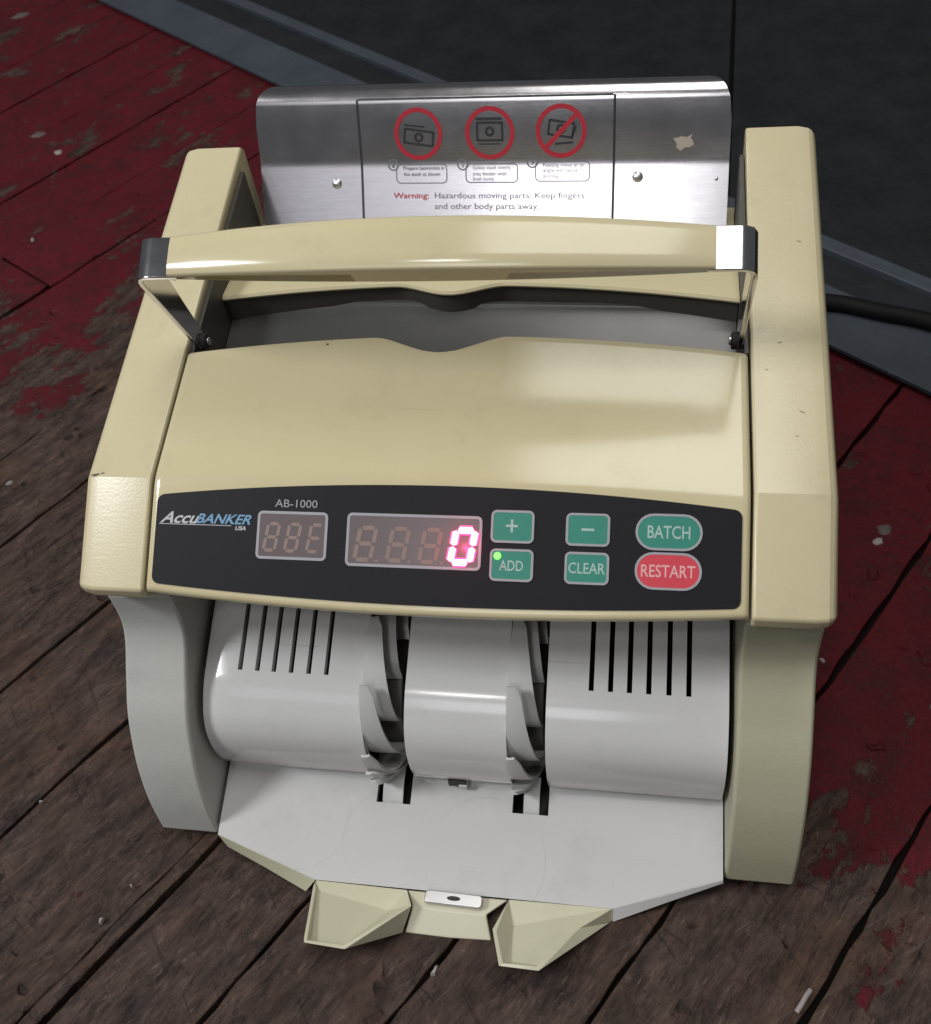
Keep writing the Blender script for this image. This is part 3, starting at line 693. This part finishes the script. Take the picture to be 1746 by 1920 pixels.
# ---------------------------------------------------------------- stacker bay: curved apron with slots and wheel openings
ap = [(1.02, 0.985), (0.80, 0.891), (0.70, 0.847), (0.60, 0.8035), (SLOT_Y, 0.733 + 0.44 * (SLOT_Y - 0.44))] + bez((0.450, 0.7374), (0.405, 0.7176), (0.362, 0.682), 5) + \
     spline([(0.362, 0.682), (0.302, 0.624), (0.260, 0.553), (0.240, 0.480), (0.234, 0.405), (0.240, 0.330), (0.258, 0.255), (0.285, 0.190), (0.312, 0.150)], 3)[1:]
ROW_SLOT = 4                                          # rows above index 4 are where the vents run
slots = [-0.958, -0.878, -0.802, -0.723, -0.643, -0.563, 0.577, 0.656, 0.733, 0.811, 0.892, 0.971]
opens = [(-0.392, -0.208), (0.231, 0.394)]
HW = 0.0105
cuts = [-1.126, 1.130]
for s in slots: cuts += [s - HW, s + HW]
for a, b in opens: cuts += [a, b]
cuts += [-1.118, -1.05, -0.5, -0.1, 0.0, 0.1, 0.48, 1.05, 1.12]; cuts = sorted(cuts)
def apron_skip(i, j):                                 # i: x strip, j: profile row
    xm = (cuts[i] + cuts[i + 1]) / 2
    if any(a < xm < b for a, b in opens): return True
    return j < ROW_SLOT and any(abs(xm - s) < HW for s in slots)
rows = []
for x in cuts:
    ed = 0.012 * (1 - smoothstep(0, 0.02, x + 1.126)) if x < -1.1 else 0
    rows.append([(x, y + ed, z - ed) for y, z in ap])
obj('stacker_apron', *grid(rows, apron_skip), 'grey', mc, solid=0.035, offset=1, angle=30)
bpy.data.objects['stacker_apron'].modifiers['thickness'].offset = -1
# sensor opening low in the apron
sw = obj('sensor_window', *box(-0.064, 0.015, 0.258, 0.31, 0.178, 0.232), 'dark', mc, smooth=False)
obj('sensor', *box(-0.018, 0.022, 0.250, 0.30, 0.170, 0.198), 'vane', sw, bevel=0.006)

# stacking wheels with swept vanes
def wheel(x0, phase, wroot, fan):
    yc, zc = 0.640, 0.400
    hub = obj('stacking_wheel', *xcyl(x0 + 0.02, x0 + wroot, yc, zc, 0.26, 24), 'hub', mc, bevel=0.01)
    angs = [phase + 40 * b for b in range(9)] + fan
    for a_ in angs:
        th0 = math.radians(a_)
        rows = []
        for k in range(13):
            s = k / 12; r = 0.28 + 0.165 * s ** 0.55 + 0.014 * s ** 3; th = th0 - math.radians(74) * (1 - s)
            if a_ in fan: r = 0.27 + 0.185 * s ** 0.7; th = th0 - math.radians(38) * (1 - s)
            y = yc - r * math.cos(th); z = zc + r * math.sin(th)
            if y < 0.34: z = max(z, 0.055 + 0.33 * y + (0.010 if a_ in fan else -0.03))          # vanes bend where they meet the tray
            wl = 0.050 + (wroot - 0.050) * (1 - s) ** 0.9
            if a_ in fan: wl = 0.035 + (wroot - 0.045) * (1 - s) ** 0.6
            if k == 12: wl *= 0.7
            xa = x0 + 0.002 + 0.006 * s
            rows.append([(xa + wl * q / 4, y + 0.012 * (q / 4 - 0.3) ** 2, z) for q in range(5)])
        obj('vane', *grid(rows), 'vane', hub, solid=0.012, angle=60)
    return hub
wheel(-0.400, 58, 0.150, [2, -10, -21, -32, -43]); wheel(0.227, 62, 0.145, [-14, -32])
obj('wheel_axle', *xcyl(-1.13, 1.13, 0.640, 0.375, 0.045, 16), 'dark', mc)

# ---------------------------------------------------------------- delivery tray
def zt(y): return 0.055 + 0.33 * y
ts = [(-0.402, -0.242, 0.180, 0.34), (0.227, 0.389, 0.181, 0.34)]
xs_t = sorted([-1.138, 1.146, -0.9, -0.64, 0.688, 0.9, -0.21, 0.24, 0.0] + [v for t in ts for v in t[:2]])
def yfront(x):
    if x < -0.64: return -0.012 + (-0.160 + 0.012) * (x + 1.138) / (1.138 - 0.64)
    if x > 0.688: return -0.155 + (0.145) * (x - 0.688) / (1.146 - 0.688)
    return -0.160
rows = []
for x in xs_t:
    yf = yfront(x); ys = [yf, yf + 0.012, 0.0 if yf < -.03 else yf + 0.03, 0.181, 0.34]
    rows.append([(x, y, zt(y)) for y in ys])
def tray_skip(i, j):
    xm = (xs_t[i] + xs_t[i + 1]) / 2; return j == 3 and any(t[0] < xm < t[1] for t in ts)
tray = obj('delivery_tray', *grid(rows, tray_skip), 'tray', mc, solid=0.03, offset=1, angle=30)
tray.modifiers['thickness'].offset = -1
for xa, xb in ((-0.392, -0.285), (0.262, 0.345)):
    obj('slot_guide', *grid([[(x, 0.345, 0.150), (x, 0.29, 0.142), (x, 0.24, 0.118), (x, 0.195, 0.088), (x, 0.17, 0.05)] for x in (xa + 0.012, xa + 0.03, xb - 0.03, xb)]), 'vane', tray, solid=0.015)
obj('tray_bed', *box(-1.12, 1.12, 0.02, 0.98, -0.03, 0.0), 'dark', mc, smooth=False)
# slanting rims along the tray's cut corners
def rim(pts_top, pts_bot): 
    n = len(pts_top); return pts_top + pts_bot, [(i, i + 1, n + i + 1, n + i) for i in range(n - 1)]
obj('tray_rim', *rim([(-1.138, -0.014, zt(-.012) - .001), (-0.9, -.086, zt(-.084) - .001), (-0.642, -.163, zt(-.16) - .001)], [(-1.115, -.030, -.05), (-0.9, -.112, -.05), (-0.690, -.198, -.05)]), 'stop', tray, solid=0.015)
obj('tray_rim', *rim([(0.690, -.158, zt(-.155) - .001), (0.9, -.092, zt(-.088) - .001), (1.146, -.013, zt(-.01) - .001)], [(0.690, -.197, -.05), (0.92, -.104, -.012), (1.148, -.017, .030)]), 'grey', tray, solid=0.015)

# front lip between the two stops, and the scooped stops themselves
lip_v = [(-0.213, -0.163, 0.0), (0.238, -0.163, 0.0), (-0.180, -0.229, 0.002), (0.150, -0.238, 0.002), (-0.205, -0.330, -0.06), (0.176, -0.326, -0.06), (-0.02, -0.236, 0.004), (-0.01, -0.333, -0.06), (0.01, -0.163, 0.0)]
obj('front_lip', lip_v, [(0, 8, 6, 2), (8, 1, 3, 6), (2, 6, 7, 4), (6, 3, 5, 7)], 'stop', tray, solid=0.016, bevel=0.008)
Lf = {'TL': (-0.640, -0.163, 0.000), 'TR': (-0.213, -0.163, 0.000), 'VB': (-0.289, -0.252, -0.030), 'RR': (-0.171, -0.245, 0.050), 'TPR': (-0.411, -0.474, 0.120), 'TPL': (-0.593, -0.465, 0.120),
      'LT': (-0.640, -0.190, 0.012), 'B2': (-0.215, -0.331, -0.06), 'B1': (-0.66, -0.205, -0.06), 'B3': (-0.48, -0.36, -0.06)}
Rf = {'TL': (0.686, -0.158, 0.000), 'TR': (0.238, -0.163, 0.000), 'VB': (0.268, -0.266, -0.030), 'RR': (0.190, -0.308, 0.050), 'TPR': (0.243, -0.472, 0.120), 'TPL': (0.406, -0.474, 0.120),
      'LT': (0.551, -0.268, 0.040), 'B2': (0.21, -0.36, -0.06), 'B1': (0.683, -0.196, -0.055), 'B3': (0.45, -0.34, -0.06)}
def stopper(P, sg):
    V = []; F = []
    def add(p): V.append(tuple(p)); return len(V) - 1
    O = [Vector(P[k]) for k in ('LT', 'TPL', 'TPR', 'RR')]
    cen = Vector((sum(p.x for p in O) / 4, sum(p.y for p in O) / 4, 0))
    I = [p + (Vector((cen.x, cen.y, p.z)) - p).normalized() * 0.020 for p in O]
    VB = Vector(P['VB'])
    G = [I[0] + Vector((sg * 0.004, 0.0, -0.016)), I[1] + Vector((sg * 0.006, 0.006, -0.042)), I[2] + Vector((-sg * 0.006, 0.006, -0.042)), VB]
    o = [add(p) for p in O]; i_ = [add(p) for p in I]; g = [add(p) for p in G]
    tl = add(P['TL']); tr = add(P['TR'])
    for k in range(3):
        F.append((o[k], o[k + 1], i_[k + 1], i_[k])); F.append((i_[k], i_[k + 1], g[k + 1], g[k]))
    F += [(g[0], g[1], g[2], g[3]), (tl, tr, g[3]), (tl, g[3], g[0]), (tl, g[0], i_[0]), (tl, i_[0], o[0]), (tr, o[3], i_[3]), (tr, i_[3], g[3])]
    b1, b2, b3 = add(P['B1']), add(P['B2']), add(P['B3'])
    F += [(o[3], b2, o[2]), (o[2], b2, b3), (o[2], b3, o[1]), (o[1], b3, b1), (o[1], b1, o[0]), (o[0], b1, tl), (tr, b2, o[3])]
    return V, F
obj('banknote_stop', *stopper(Lf, 1), 'stop', tray, bevel=0.010, segs=3, smooth=True, angle=20)
obj('banknote_stop', *stopper(Rf, -1), 'stop', tray, bevel=0.010, segs=3, smooth=True, angle=20)
cl0 = rrect(-0.126, 0.130, -0.222, -0.166, 0.018, 5); nC = len(cl0)
clip = obj('metal_catch', [(u, v_ - 0.02 * u, -0.002) for u, v_ in cl0] + [(u, v_ - 0.02 * u, 0.036) for u, v_ in cl0], [tuple(range(nC, 2 * nC))] + [(k, (k + 1) % nC, nC + (k + 1) % nC, nC + k) for k in range(nC)], 'catch', tray, bevel=0.006, angle=40)
hv = [(0.004 + 0.030 * math.cos(2 * math.pi * k / 18), -0.194 + 0.010 * math.sin(2 * math.pi * k / 18), 0.034) for k in range(18)]
obj('catch_hole', hv + [(x, y, 0.0375) for x, y, z in hv], [tuple(range(18, 36))] + [(k, (k + 1) % 18, 18 + (k + 1) % 18, 18 + k) for k in range(18)], 'dark', clip, smooth=False)

# old knocks and ink marks on the casing
M['mark'] = simple('dark_scuff', (0.09, 0.075, 0.05), 0.6)
def mark(cx, cy, cz, nx, ny, nz, lx, ly, rot, par):
    n_ = Vector((nx, ny, nz)).normalized(); a_ = Vector((1, 0, 0)); b_ = n_.cross(a_).normalized(); pts = []
    for k in range(10):
        t = 2 * math.pi * k / 10; u_, v_ = lx * random.uniform(.6, 1.1) * math.cos(t), ly * random.uniform(.6, 1.1) * math.sin(t)
        u2, v2 = u_ * math.cos(rot) - v_ * math.sin(rot), u_ * math.sin(rot) + v_ * math.cos(rot)
        pts.append(tuple(Vector((cx, cy, cz)) + a_ * u2 + b_ * v2 + n_ * 0.0012))
    obj('scuff_mark', pts, [tuple(range(10))], 'mark', par, smooth=False)
nA = (0, -m1, 1)
mark(-1.395, 0.800, ztop(0.800), *nA, 0.020, 0.004, 0.2, mc); mark(-1.365, 0.806, ztop(0.806), *nA, 0.010, 0.003, 0.3, mc)
mark(-0.53, 1.405, ztop(1.405) + 0.0102, *nA, 0.008, 0.005, 0.2, mc)
for px_, py_ in ((1.21, 1.30), (1.33, 1.12), (1.26, 1.42), (1.31, 1.02), (-1.30, 1.75), (1.35, 1.9)):
    mark(px_, py_, ztop(py_), *nA, random.uniform(.004, .016), 0.0016, random.uniform(-.6, .6), mc)

print('objects', len(bpy.data.objects))
